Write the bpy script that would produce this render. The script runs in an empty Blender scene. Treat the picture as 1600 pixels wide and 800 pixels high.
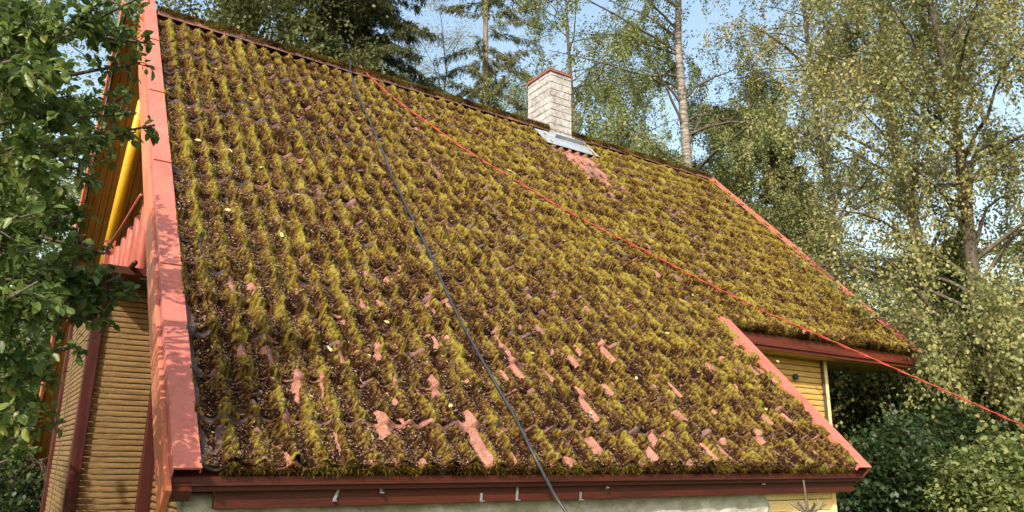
import bpy, math, random
import numpy as np
from mathutils import Matrix, Vector
random.seed(7)
SC = bpy.context.scene
COL = SC.collection
R = math.radians

# ------------------------------------------------------------------ camera
H = 2.10                                   # height of the lower eave above the ground
CAM = np.array([-0.835, -3.852, 0.085 + H])
FWD = np.array([0.53835641, 0.80307537, 0.25542577])
RGT = np.array([0.82912303, -0.5589779, 0.00993512])
UPV = np.array([-0.15075601, -0.20643075, 0.96677762])
FPX = 1184.8
cd = bpy.data.cameras.new('camera'); cam = bpy.data.objects.new('camera', cd); COL.objects.link(cam)
cd.sensor_width = 36; cd.lens = FPX / 1600 * 36; cd.clip_start = 0.05; cd.clip_end = 2000
cam.matrix_world = Matrix(((RGT[0], UPV[0], -FWD[0], CAM[0]), (RGT[1], UPV[1], -FWD[1], CAM[1]),
                           (RGT[2], UPV[2], -FWD[2], CAM[2]), (0, 0, 0, 1)))
SC.camera = cam

# ------------------------------------------------------------------ light
SUN_DIR = np.array([-0.76, -0.65, 0.0]); SUN_DIR /= np.linalg.norm(SUN_DIR)
SUN_EL = R(36)
to_sun = np.array([SUN_DIR[0] * math.cos(SUN_EL), SUN_DIR[1] * math.cos(SUN_EL), math.sin(SUN_EL)])
world = bpy.data.worlds.new('World'); SC.world = world; world.use_nodes = True
wn = world.node_tree.nodes; wl = world.node_tree.links
sky = wn.new('ShaderNodeTexSky'); sky.sky_type = 'NISHITA'; sky.sun_disc = False
sky.sun_elevation = SUN_EL; sky.sun_rotation = math.atan2(to_sun[0], to_sun[1])
sky.air_density = 1.7; sky.dust_density = 3.0; sky.ozone_density = .5
wl.new(sky.outputs[0], wn['Background'].inputs[0]); wn['Background'].inputs[1].default_value = 0.15
sd = bpy.data.lights.new('sun', 'SUN'); sd.energy = 3.3; sd.angle = R(0.5); sd.color = (1.0, 0.93, 0.82)
so = bpy.data.objects.new('sun', sd); COL.objects.link(so)
so.rotation_euler = Vector(to_sun).to_track_quat('Z', 'Y').to_euler()
SC.view_settings.view_transform = 'Standard'; SC.view_settings.look = 'None'
SC.view_settings.gamma = 1; SC.view_settings.use_curve_mapping = False
SC.view_settings.exposure = 0.95
SC.cycles.max_bounces = 6; SC.cycles.transparent_max_bounces = 4

# ------------------------------------------------------------------ helpers
def at(px, py, dist):
    """point seen at photo pixel (px, py), dist metres along the view axis"""
    d = FWD + RGT * (px - 800) / FPX - UPV * (py - 400) / FPX
    return CAM + d * dist

def tag(o, label=None, cat=None, group=None, kind=None):
    if label: o['label'] = label
    if cat: o['category'] = cat
    if group: o['group'] = group
    if kind: o['kind'] = kind
    return o

def empty(name, loc):
    o = bpy.data.objects.new(name, None); o.location = loc; COL.objects.link(o); o.empty_display_size = .1
    return o

def link(name, me, mat, parent=None, smooth=False):
    o = bpy.data.objects.new(name, me); COL.objects.link(o)
    if mat is not None: me.materials.append(mat)
    if smooth: me.polygons.foreach_set('use_smooth', np.ones(len(me.polygons), bool))
    if parent is not None:
        o.parent = parent
        q = parent; off = Vector((0, 0, 0))
        while q is not None: off += q.location; q = q.parent
        o.location = -off                     # meshes are written in world coordinates
    return o

def mesh_np(name, V, F, attr=None):
    """V (n,3), F (m,k) with constant k"""
    me = bpy.data.meshes.new(name); V = np.asarray(V, np.float32); F = np.asarray(F, np.int32)
    m, k = F.shape
    me.vertices.add(len(V)); me.vertices.foreach_set('co', V.ravel())
    me.loops.add(m * k); me.loops.foreach_set('vertex_index', F.ravel())
    me.polygons.add(m); me.polygons.foreach_set('loop_start', np.arange(0, m * k, k, dtype=np.int32))
    me.polygons.foreach_set('loop_total', np.full(m, k, np.int32))
    if attr:
        for an, av in attr.items():
            a = me.attributes.new(an, 'FLOAT', 'POINT'); a.data.foreach_set('value', np.asarray(av, np.float32))
    me.update(calc_edges=True)
    return me

class MB:
    """mesh builder of boxes, beams, prisms and tubes -> one mesh"""
    def __init__(s): s.v = []; s.f = []
    def add(s, vs, fs):
        b = len(s.v); s.v += [tuple(map(float, p)) for p in vs]; s.f += [tuple(i + b for i in f) for f in fs]; return s
    def box(s, x0, x1, y0, y1, z0, z1):
        vs = [(x, y, z) for z in (z0, z1) for y in (y0, y1) for x in (x0, x1)]
        return s.add(vs, [(0, 2, 3, 1), (4, 5, 7, 6), (0, 1, 5, 4), (2, 6, 7, 3), (0, 4, 6, 2), (1, 3, 7, 5)])
    def beam(s, a, b, side, up, w0, w1, h0, h1):
        """box along a->b; extents w0..w1 along side, h0..h1 along up"""
        a, b, side, up = map(np.array, (a, b, side, up)); vs = []
        for p in (a, b):
            for w, h in ((w0, h0), (w1, h0), (w1, h1), (w0, h1)): vs.append(p + side * w + up * h)
        return s.add(vs, [(0, 3, 2, 1), (4, 5, 6, 7), (0, 1, 5, 4), (1, 2, 6, 5), (2, 3, 7, 6), (3, 0, 4, 7)])
    def tube(s, pts, rad, n=8, caps=True):
        pts = [np.array(p, float) for p in pts]; rad = [rad] * len(pts) if np.isscalar(rad) else rad
        vs = []
        t0 = pts[1] - pts[0]; ref = np.array([0, 0, 1.]) if abs(t0[2]) < .9 * np.linalg.norm(t0) else np.array([1., 0, 0])
        for i, p in enumerate(pts):
            t = pts[min(i + 1, len(pts) - 1)] - pts[max(i - 1, 0)]; t = t / (np.linalg.norm(t) + 1e-9)
            u = np.cross(t, ref); u /= np.linalg.norm(u) + 1e-9; w = np.cross(t, u)
            for k in range(n):
                a = 2 * math.pi * k / n; vs.append(p + (u * math.cos(a) + w * math.sin(a)) * rad[i])
        fs = [(i * n + k, i * n + (k + 1) % n, (i + 1) * n + (k + 1) % n, (i + 1) * n + k) for i in range(len(pts) - 1) for k in range(n)]
        if caps: fs += [tuple(range(n))[::-1], tuple((len(pts) - 1) * n + k for k in range(n))]
        return s.add(vs, fs)
    def build(s, name, mat, parent=None, bevel=0, smooth=False):
        me = bpy.data.meshes.new(name); me.from_pydata(s.v, [], s.f); me.update()
        o = link(name, me, mat, parent, smooth)
        if bevel:
            m = o.modifiers.new('b', 'BEVEL'); m.width = bevel; m.segments = 2; m.limit_method = 'ANGLE'
        return o

# vectorised gradient noise
_rs = np.random.RandomState(3); _perm = _rs.permutation(256); _perm = np.concatenate([_perm, _perm, _perm])
_g = _rs.uniform(0, 2 * math.pi, 256); _gx, _gy = np.cos(_g), np.sin(_g)
def pnoise(x, y):
    xi = np.floor(x).astype(int); yi = np.floor(y).astype(int); xf = x - xi; yf = y - yi
    u = xf * xf * xf * (xf * (xf * 6 - 15) + 10); w = yf * yf * yf * (yf * (yf * 6 - 15) + 10)
    def g(i, j):
        h = _perm[_perm[(xi + i) & 255] + ((yi + j) & 255)]; return _gx[h] * (xf - i) + _gy[h] * (yf - j)
    a = g(0, 0); b = g(1, 0); c = g(0, 1); d = g(1, 1)
    return 1.5 * ((a * (1 - u) + b * u) * (1 - w) + (c * (1 - u) + d * u) * w)
def fbm(x, y, o=4, seed=0):
    r = 0; a = 1; t = 0
    for k in range(o):
        r = r + a * pnoise(x * 2 ** k + seed * 17.3 + k * 5.1, y * 2 ** k + seed * 9.7 + k * 3.3); t += a; a *= .5
    return r / t * 1.4
def sstep(a, b, x):
    t = np.clip((x - a) / (b - a), 0, 1); return t * t * (3 - 2 * t)

# ------------------------------------------------------------------ materials
def nm(name):
    m = bpy.data.materials.new(name); m.use_nodes = True
    return m, m.node_tree.nodes, m.node_tree.links, m.node_tree.nodes['Principled BSDF']
def noise_node(n, l, scale, detail=5, rough=.6, vec=None, sc3=None):
    t = n.new('ShaderNodeTexNoise'); t.inputs['Scale'].default_value = scale; t.inputs['Detail'].default_value = detail
    t.inputs['Roughness'].default_value = rough
    if vec is None:
        tc = n.new('ShaderNodeTexCoord'); vec = tc.outputs['Object']
    if sc3:
        mp = n.new('ShaderNodeMapping'); mp.inputs['Scale'].default_value = sc3; l.new(vec, mp.inputs[0]); vec = mp.outputs[0]
    l.new(vec, t.inputs['Vector']); return t
def ramp_node(n, l, src, stops):
    r = n.new('ShaderNodeValToRGB'); e = r.color_ramp.elements
    while len(e) < len(stops): e.new(.5)
    for i, (p, c) in enumerate(stops): e[i].position = p; e[i].color = (*c, 1)
    l.new(src, r.inputs[0]); return r
def painted(name, stops, scale=6, rough=.55, sc3=None, bump=.15, bscale=60, detail=6, metal=0):
    m, n, l, b = nm(name)
    t = noise_node(n, l, scale, detail, .65, sc3=sc3); r = ramp_node(n, l, t.outputs['Fac'], stops)
    td = noise_node(n, l, 38, 6, .75); rd_ = ramp_node(n, l, td.outputs['Fac'], [(.33, (.55, .52, .50)), (.48, (1, 1, 1)), (.62, (1, 1, 1)), (.74, (1.0, .96, .9))])
    mu = n.new('ShaderNodeMix'); mu.data_type = 'RGBA'; mu.blend_type = 'MULTIPLY'; mu.inputs[0].default_value = .75; l.new(r.outputs[0], mu.inputs[6]); l.new(rd_.outputs[0], mu.inputs[7])
    l.new(mu.outputs[2], b.inputs['Base Color']); b.inputs['Roughness'].default_value = rough; b.inputs['Metallic'].default_value = metal; b.inputs['Specular IOR Level'].default_value = .3
    if bump:
        t2 = noise_node(n, l, bscale, 4, .6, sc3=sc3); bp = n.new('ShaderNodeBump'); bp.inputs['Strength'].default_value = bump
        bp.inputs['Distance'].default_value = .01; l.new(t2.outputs['Fac'], bp.inputs['Height']); l.new(bp.outputs[0], b.inputs['Normal'])
    return m
M = {}
M['salmon'] = painted('salmon_metal', [(.28, (.33, .095, .075)), (.45, (.43, .13, .095)), (.6, (.46, .145, .105)), (.75, (.52, .20, .16))], 3.2, .5, None, .03, 9)
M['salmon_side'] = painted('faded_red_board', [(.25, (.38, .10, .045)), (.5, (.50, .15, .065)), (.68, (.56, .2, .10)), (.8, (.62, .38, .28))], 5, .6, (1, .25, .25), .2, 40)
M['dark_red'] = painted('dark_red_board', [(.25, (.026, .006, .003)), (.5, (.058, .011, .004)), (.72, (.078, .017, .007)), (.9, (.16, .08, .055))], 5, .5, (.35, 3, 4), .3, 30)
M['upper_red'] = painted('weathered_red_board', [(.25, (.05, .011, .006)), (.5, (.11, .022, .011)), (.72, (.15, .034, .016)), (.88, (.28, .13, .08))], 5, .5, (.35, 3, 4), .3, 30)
M['post_red'] = painted('red_post_paint', [(.3, (.028, .005, .004)), (.6, (.06, .010, .007)), (.85, (.12, .035, .03))], 9, .5, (2, 2, .3), .25, 30)
M['log_red'] = painted('red_log_paint', [(.3, (.20, .04, .025)), (.6, (.34, .08, .05)), (.82, (.46, .22, .16))], 12, .5, (2, 2, .3), .25, 30)
M['siding'] = painted('shade_darkened_siding', [(.25, (.09, .048, .016)), (.45, (.18, .105, .038)), (.6, (.22, .135, .052)), (.78, (.30, .19, .08))], 7, .55, (.8, .8, 9), .35, 30)  # shade on the gable is put into this darkened board colour
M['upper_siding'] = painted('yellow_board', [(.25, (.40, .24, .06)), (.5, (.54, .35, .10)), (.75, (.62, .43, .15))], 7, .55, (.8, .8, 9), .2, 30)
M['cream'] = painted('cream_board', [(.25, (.68, .49, .20)), (.55, (.80, .62, .30)), (.8, (.84, .70, .40))], 5, .55, (.5, .5, 5), .12, 30)
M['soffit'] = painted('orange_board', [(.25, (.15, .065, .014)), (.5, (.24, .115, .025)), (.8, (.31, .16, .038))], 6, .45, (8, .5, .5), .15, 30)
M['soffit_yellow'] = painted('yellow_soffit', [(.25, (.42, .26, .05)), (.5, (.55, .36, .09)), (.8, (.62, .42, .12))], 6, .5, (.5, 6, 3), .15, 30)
M['yellow'] = painted('yellow_paint', [(.3, (.50, .28, .02)), (.7, (.60, .36, .03))], 8, .4, None, .05, 30)
M['cap_red'] = painted('dull_red_cap', [(.3, (.20, .06, .05)), (.7, (.32, .11, .09))], 12, .5, None, .05, 30)
M['zinc'] = painted('zinc_sheet', [(.3, (.30, .34, .40)), (.6, (.42, .46, .52)), (.8, (.5, .52, .55))], 6, .38, None, .05, 20, metal=.35)
M['steel'] = painted('galvanised_hook', [(.3, (.16, .16, .17)), (.7, (.34, .34, .34))], 20, .4, None, 0, metal=.5)
M['black'] = painted('black_cable', [(.3, (.018, .022, .028)), (.7, (.045, .05, .06))], 30, .38, None, .1)
M['rope'] = painted('red_rope', [(.3, (.24, .03, .022)), (.5, (.38, .055, .035)), (.7, (.46, .10, .07))], 60, .6, None, .4, 250)
M['wall_plaster'] = painted('rough_grey_plaster', [(.2, (.16, .16, .11)), (.42, (.30, .30, .24)), (.6, (.42, .42, .37)), (.8, (.62, .62, .58))], 5, .9, (1, 1, 2.2), 1.0, 13)
M['bark'] = painted('dark_bark', [(.3, (.045, .035, .026)), (.7, (.13, .105, .08))], 9, .9, (1, 1, .25), .8, 18)
M['pine_bark'] = painted('spruce_bark', [(.3, (.10, .075, .055)), (.7, (.26, .21, .17))], 9, .9, (1, 1, .3), .8, 18)
M['ground'] = painted('forest_ground', [(.3, (.035, .045, .018)), (.55, (.06, .075, .025)), (.8, (.10, .085, .045))], 1.5, 1, None, .5, 12)
def birch_bark():
    m, n, l, b = nm('birch_bark')
    t = noise_node(n, l, 4, 5, .7, sc3=(1, 1, 5)); r = ramp_node(n, l, t.outputs['Fac'], [(.40, (.05, .045, .04)), (.52, (.22, .19, .165)), (.75, (.42, .38, .34))])
    l.new(r.outputs[0], b.inputs['Base Color']); b.inputs['Roughness'].default_value = .8; return m
M['birch_bark'] = birch_bark()
def brick_mat():
    m, n, l, b = nm('whitewashed_brick')
    tc = n.new('ShaderNodeTexCoord'); g = n.new('ShaderNodeNewGeometry')
    t = noise_node(n, l, 16, 8, .75); t2 = noise_node(n, l, 3, 3, .5)
    r = ramp_node(n, l, t.outputs['Fac'], [(.30, (.15, .13, .12)), (.43, (.36, .345, .34)), (.56, (.50, .49, .49)), (.8, (.60, .60, .60))])
    r2 = ramp_node(n, l, t2.outputs['Fac'], [(.35, (.68, .65, .62)), (.65, (1, 1, 1))])
    mx = n.new('ShaderNodeMix'); mx.data_type = 'RGBA'; mx.blend_type = 'MULTIPLY'; mx.inputs[0].default_value = 1
    l.new(r.outputs[0], mx.inputs[6]); l.new(r2.outputs[0], mx.inputs[7]); l.new(mx.outputs[2], b.inputs['Base Color'])
    b.inputs['Roughness'].default_value = .9
    bp = n.new('ShaderNodeBump'); bp.inputs['Strength'].default_value = .9; bp.inputs['Distance'].default_value = .012
    l.new(t.outputs['Fac'], bp.inputs['Height']); l.new(bp.outputs[0], b.inputs['Normal']); return m
M['brick'] = brick_mat()
M['mortar'] = painted('mortar', [(.3, (.22, .20, .18)), (.7, (.40, .37, .34))], 20, .95, None, .5, 60)
def tile_mat():
    m, n, l, b = nm('concrete_tile')
    a = n.new('ShaderNodeAttribute'); a.attribute_name = 'clean'
    t = noise_node(n, l, 22, 6, .7)
    r1 = ramp_node(n, l, t.outputs['Fac'], [(.3, (.030, .021, .021)), (.5, (.065, .045, .045)), (.7, (.13, .09, .09))])
    r2 = ramp_node(n, l, t.outputs['Fac'], [(.25, (.19, .08, .058)), (.5, (.33, .135, .095)), (.75, (.42, .22, .165))])
    mx = n.new('ShaderNodeMix'); mx.data_type = 'RGBA'; l.new(a.outputs['Fac'], mx.inputs[0]); l.new(r1.outputs[0], mx.inputs[6]); l.new(r2.outputs[0], mx.inputs[7])
    l.new(mx.outputs[2], b.inputs['Base Color']); b.inputs['Roughness'].default_value = .85
    t3 = noise_node(n, l, 130, 3, .7); r3 = ramp_node(n, l, t3.outputs['Fac'], [(.36, (.35, .30, .28)), (.5, (1, 1, 1)), (.68, (1.0, 1.0, .95))])
    mm = n.new('ShaderNodeMix'); mm.data_type = 'RGBA'; mm.blend_type = 'MULTIPLY'; mm.inputs[0].default_value = 1; l.new(mx.outputs[2], mm.inputs[6]); l.new(r3.outputs[0], mm.inputs[7]); l.new(mm.outputs[2], b.inputs['Base Color'])
    bp = n.new('ShaderNodeBump'); bp.inputs['Strength'].default_value = .7; bp.inputs['Distance'].default_value = .01
    l.new(t.outputs['Fac'], bp.inputs['Height']); l.new(bp.outputs[0], b.inputs['Normal']); return m
M['tile'] = tile_mat()
def moss_mat():
    m, n, l, b = nm('moss')
    a = n.new('ShaderNodeAttribute'); a.attribute_name = 'hue'
    t = noise_node(n, l, 70, 4, .7)
    ad = n.new('ShaderNodeMath'); ad.operation = 'MULTIPLY_ADD'; l.new(t.outputs['Fac'], ad.inputs[0]); ad.inputs[1].default_value = .30; ad.inputs[2].default_value = -.15
    ad2 = n.new('ShaderNodeMath'); ad2.operation = 'ADD'; ad2.use_clamp = True; l.new(ad.outputs[0], ad2.inputs[0]); l.new(a.outputs['Fac'], ad2.inputs[1])
    r = ramp_node(n, l, ad2.outputs[0], [(.0, (.012, .005, .003)), (.20, (.036, .017, .006)), (.40, (.080, .046, .011)), (.60, (.125, .090, .014)), (.82, (.175, .145, .025)), (1.0, (.26, .235, .055))])
    l.new(r.outputs[0], b.inputs['Base Color']); b.inputs['Roughness'].default_value = .95
    b.inputs['Specular IOR Level'].default_value = .05
    return m
M['moss'] = moss_mat()
def litter_mat():
    m, n, l, b = nm('leaf_litter'); g = n.new('ShaderNodeNewGeometry')
    r = ramp_node(n, l, g.outputs['Random Per Island'], [(0, (.04, .022, .015)), (.35, (.09, .05, .036)), (.65, (.18, .10, .075)), (.95, (.24, .15, .115)), (1, (.36, .28, .2))])
    l.new(r.outputs[0], b.inputs['Base Color']); b.inputs['Roughness'].default_value = 1; b.inputs['Specular IOR Level'].default_value = .08; return m
M['litter'] = litter_mat()
def leaf_mat(name, stops, trans=.42, rough=.45):
    m, n, l, b = nm(name); out = n['Material Output']
    g = n.new('ShaderNodeNewGeometry'); t = noise_node(n, l, .9, 3, .6)
    ad = n.new('ShaderNodeMath'); ad.operation = 'MULTIPLY_ADD'; l.new(g.outputs['Random Per Island'], ad.inputs[0]); ad.inputs[1].default_value = .6
    m2 = n.new('ShaderNodeMath'); m2.operation = 'MULTIPLY_ADD'; l.new(t.outputs['Fac'], m2.inputs[0]); m2.inputs[1].default_value = 1.1; m2.inputs[2].default_value = -.35
    l.new(m2.outputs[0], ad.inputs[2]); r = ramp_node(n, l, ad.outputs[0], stops)
    l.new(r.outputs[0], b.inputs['Base Color']); b.inputs['Roughness'].default_value = rough; b.inputs['Specular IOR Level'].default_value = .35
    tr = n.new('ShaderNodeBsdfTranslucent'); l.new(r.outputs[0], tr.inputs[0])
    mx = n.new('ShaderNodeMixShader'); mx.inputs[0].default_value = trans; l.new(b.outputs[0], mx.inputs[1]); l.new(tr.outputs[0], mx.inputs[2])
    l.new(mx.outputs[0], out.inputs[0]); return m
M['birch_leaf'] = leaf_mat('birch_leaves', [(.1, (.085, .12, .035)), (.4, (.16, .20, .06)), (.7, (.26, .285, .10)), (.95, (.38, .34, .14))])
M['birch_gold'] = leaf_mat('turning_birch_leaves', [(.1, (.12, .15, .045)), (.4, (.23, .245, .085)), (.7, (.35, .33, .13)), (.95, (.47, .36, .17))])
M['pale_leaf'] = leaf_mat('pale_leaves', [(.1, (.17, .19, .06)), (.5, (.31, .32, .12)), (.9, (.46, .43, .21))])
M['dark_leaf'] = leaf_mat('dark_leaves', [(.1, (.055, .075, .022)), (.5, (.11, .125, .04)), (.9, (.20, .19, .065))])
M['shaded_shrub_leaf'] = leaf_mat('shaded_shrub_leaves', [(.1, (.014, .032, .010)), (.5, (.030, .058, .017)), (.9, (.08, .10, .032))])  # leaf green darkened to carry the shade lying over the shrubs
M['apple_leaf'] = leaf_mat('apple_leaves', [(.1, (.045, .080, .022)), (.45, (.09, .145, .034)), (.75, (.16, .215, .05)), (.97, (.32, .33, .085))], .42, .4)
M['needle'] = leaf_mat('spruce_needles', [(.1, (.05, .07, .03)), (.5, (.09, .11, .04)), (.9, (.17, .17, .065))], .25, .6)
M['needle_olive'] = leaf_mat('olive_spruce_needles', [(.1, (.10, .11, .04)), (.5, (.18, .18, .065)), (.9, (.27, .25, .10))], .3, .6)
M['fallen'] = leaf_mat('fallen_leaf', [(.1, (.42, .38, .10)), (.5, (.55, .50, .22)), (.9, (.66, .60, .42))], .1, .6)
M['grass'] = leaf_mat('grass_blades', [(.1, (.05, .08, .02)), (.5, (.10, .13, .03)), (.9, (.20, .19, .07))])

# ------------------------------------------------------------------ roof frame
AL = R(46.1254); CA, SA = math.cos(AL), math.sin(AL)
L, S, S2, X1, G, WV = 8.883, 6.60, 1.974, 5.20, 0.33, 0.148
UPS = np.array([0, CA, SA]); NRM = np.array([0, -SA, CA])
def RP(X, s, h=0.0):
    X = np.asarray(X, float); s = np.asarray(s, float); h = np.asarray(h, float)
    X, s, h = np.broadcast_arrays(X, s, h)
    return np.stack([X, s * CA - h * SA, s * SA + h * CA + H], -1)
YR, ZR = S * CA, S * SA + H
def wave(X):
    p = (X / WV) % 1.0
    return 0.023 * np.cos(2 * np.pi * p) + 0.005 * np.cos(4 * np.pi * p + .8)
def tile_h(X, s):
    col = np.floor(X / (2 * WV)); row = np.floor(s / G)
    j = np.sin(col * 12.9898 + row * 78.233) * 43758.5453; j = j - np.floor(j)
    fr = s / G - row
    return wave(X) + 0.042 * (1 - fr) + (j - .5) * .008

# ground ---------------------------------------------------------------
gx = np.linspace(-300, 300, 121); gy = np.linspace(-300, 300, 121); A, B = np.meshgrid(gx, gy, indexing='ij')
gz = fbm(A / 30, B / 30, 3, 5) * 1.2 * sstep(12, 60, np.hypot(A - 3, B - 3))
V = np.stack([A, B, gz], -1).reshape(-1, 3); ii, jj = np.meshgrid(np.arange(120), np.arange(120), indexing='ij'); b0 = (ii * 121 + jj).ravel()
tag(link('ground', mesh_np('ground', V, np.stack([b0, b0 + 121, b0 + 122, b0 + 1], -1)), M['ground'], None, True), kind='structure')

# house root -----------------------------------------------------------
house = empty('house', (4.4, 4.6, 0))
tag(house, 'yellow wooden house with red trim under a steep moss covered tile roof', 'house')

def grid(xs, ss, hfun, keep=None, extra=None):
    A, B = np.meshgrid(xs, ss, indexing='ij'); h = hfun(A, B); P = RP(A, B, h).reshape(-1, 3)
    nx, ns = len(xs), len(ss); ii, jj = np.meshgrid(np.arange(nx - 1), np.arange(ns - 1), indexing='ij')
    xm = (xs[ii] + xs[ii + 1]) / 2; sm = (ss[jj] + ss[jj + 1]) / 2; k = (sm > S2) | (xm < X1)
    if keep is not None: kk = keep(A, B); k &= kk[:-1, :-1] | kk[1:, 1:] | kk[1:, :-1] | kk[:-1, 1:]
    b0 = (ii * ns + jj)[k]; F = np.stack([b0, b0 + ns, b0 + ns + 1, b0 + 1], -1)
    return P, F, A.ravel(), B.ravel()

xs = np.unique(np.concatenate([np.arange(0, L, .0123), [X1, L]]))
rows = int(S / G); ss = np.unique(np.round(np.concatenate([np.array([0, .002, .08, .16, .24, .31, .3295]) + k * G for k in range(rows + 1)] + [[S2, S]]), 5)); ss = ss[ss <= S]
def clean_f(X, s):
    n = fbm(X * 3.2, s * 2.0, 3, 4)
    row = np.floor(s / G); fr = s / G - row; col = np.floor(X / WV)
    lowb = 1 - sstep(.4, 3.2, s)
    c = np.clip(n * .9 + .30 * lowb, 0, 1)
    # a wedge washed bare by the flashing above it
    wx = X - (5.55 + (6.2 - s) * .02); wedge = (1 - sstep(.28, .44, np.abs(wx))) * sstep(4.2, 5.6, s) * (s < 6.4)
    edge = (1 - sstep(.05, .35, X)) * -.8
    ridge = sstep(6.25, 6.45, s) * .6
    c = c + .8 * sstep(.10, .32, fbm(X * 6.5, s * 3.2, 2, 41)) * (.35 + .65 * lowb)
    return np.clip(c + wedge * .55 + ridge + edge, 0, 1)
P, F, a_, b_ = grid(xs, ss, tile_h)
roof = link('roof', mesh_np('roof', P, F, {'clean': clean_f(a_, b_)}), M['tile'], house, False)
roof['label'] = 'steep slope of wavy concrete tiles, salmon and grey where the moss is thin'
mod = roof.modifiers.new('s', 'SOLIDIFY'); mod.thickness = .018; mod.offset = -1

# moss ------------------------------------------------------------------
def moss_t(X, s):
    """thickness of the moss and its hue (0 dead brown .. 1 bright)"""
    ph = (X / WV) % 1.0
    crest = np.cos(2 * np.pi * (ph + .02))                        # 1 on the crest
    wx = X + .03 * fbm(X * 4, s * 4, 2, 8)
    big = fbm(X * .8, s * .6, 3, 1)
    med = fbm(X * 4.0, s * 2.2, 3, 2)
    sm = fbm(X * 15, s * 12, 3, 3)
    gr = fbm(X * 52, s * 46, 2, 71) + .5 * pnoise(X * 95, s * 80)                               # sprigs a couple of centimetres across
    fr = s / G - np.floor(s / G)
    low = 1 - sstep(.10, 2.4, s)                                  # thin towards the lower eave
    pat = fbm(X * 6.5, s * 3.2, 2, 41)                            # where single tiles lie bare
    lip = fbm(X * 5 + 3 * np.floor(s / G), s * 0 + np.floor(s / G) * 1.7, 2, 61)
    cov = 1.16 + .20 * big + .24 * med + .30 * sm - .13 * low
    cov -= (.80 + .45 * low) * sstep(.31 - .15 * low, .48 - .12 * low, pat) * (.6 + .5 * crest)
    wx = X - (5.55 + (6.2 - s) * .02); wedge = (1 - sstep(.22, .44 - .05 * (6.2 - s), np.abs(wx) + .12 * sm)) * sstep(4.3, 5.6, s) * (s < 6.4)
    cov -= 1.1 * wedge
    cov -= (.70 + .35 * sm) * (1 - sstep(.03, .14, X + .04 * sm)) * (1 - .5 * (med > .1))      # first wave by the verge stays bare
    cov -= 1.0 * (1 - sstep(.03, .11 + .1 * np.clip(lip, 0, 1), fr)) * sstep(.2, .45, lip) * (s > .1)     # bare lower tile edges
    cov -= .75 * sstep(6.38, 6.5, s + .05 * sm)
    t = sstep(.22, .80, cov)
    cush = np.clip(.5 + 1.3 * pnoise(X * 8 + 3, s * 5.5) + .5 * pnoise(X * 21, s * 19), 0, 1.6)
    th = t * (.014 + .020 * cush * (.75 + .25 * crest)) + .006 * sm * t
    th = th * (1 - .8 * sstep(.90, .985, fr) * sstep(-.25, .1, lip))                    # thin where the next course overhangs
    hue = .42 + .26 * np.cos(2 * np.pi * (ph - .04)) + .46 * fbm(X * 5.6 + 9, s * 4.2, 3, 6) + .14 * big + .26 * sm + .62 * gr
    hue += .03 * sstep(1.2, 3.2, s) - .08 * low + .015
    hue = np.where(t < .5, hue - .12, hue)
    th = th + .007 * gr * t
    return th + .006 * np.clip(hue - .4, -.5, .6), np.clip(hue, 0, 1), t
mx_ = np.arange(0, L + .001, .0076); ms = np.arange(0.0, S, .0082)
def mh(A, B):
    th, hue, t = moss_t(A, B)
    fr = B / G - np.floor(B / G)
    base = wave(A) + 0.042 * (1 - fr)
    rough = .008 * fbm(A * 30, B * 30, 2, 11)
    return np.where(t > .02, base + th + rough, base - .012)
P, F, a_, b_ = grid(mx_, ms, mh, keep=lambda A, B: moss_t(A, B)[2] > .02)
th, hue, tt = moss_t(a_, b_)
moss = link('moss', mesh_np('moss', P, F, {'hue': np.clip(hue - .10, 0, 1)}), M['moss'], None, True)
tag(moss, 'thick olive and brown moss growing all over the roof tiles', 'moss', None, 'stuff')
rs = np.random.RandomState(11)
def blades(n, X, s, h, hue, lng, wid, tilt=.9, down=0.0):
    base = RP(X, s, h); d = NRM[None] * rs.uniform(.1, .8, (n, 1)) + rs.normal(0, 1, (n, 3)) * tilt * .6; d[:, 2] -= down
    d /= np.linalg.norm(d, axis=1)[:, None]
    side = np.cross(d, rs.normal(0, 1, (n, 3))); side /= np.linalg.norm(side, axis=1)[:, None]
    ln = rs.uniform(*lng, (n, 1)); w = rs.uniform(*wid, (n, 1))
    V = np.stack([base - side * w, base + side * w, base + d * ln], 1).reshape(-1, 3)
    return V, np.arange(3 * n).reshape(-1, 3), np.repeat(hue, 3)
N = 1000000
X = rs.uniform(0, L, N); s = S * rs.beta(.95, 1.25, N); ok = (s > S2) | (X < X1); X, s = X[ok], s[ok]
th, hue, t = moss_t(X, s); ok = t > rs.uniform(.05, .45, len(t)); X, s, th, hue, t = X[ok], s[ok], th[ok], hue[ok], t[ok]
n = len(X); hb = mh(X, s) - .003
V1, F1, h1 = blades(n, X, s, hb, np.clip(hue + rs.normal(0, .20, n), 0, 1), (.004, .0095), (.0018, .0042))
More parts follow.
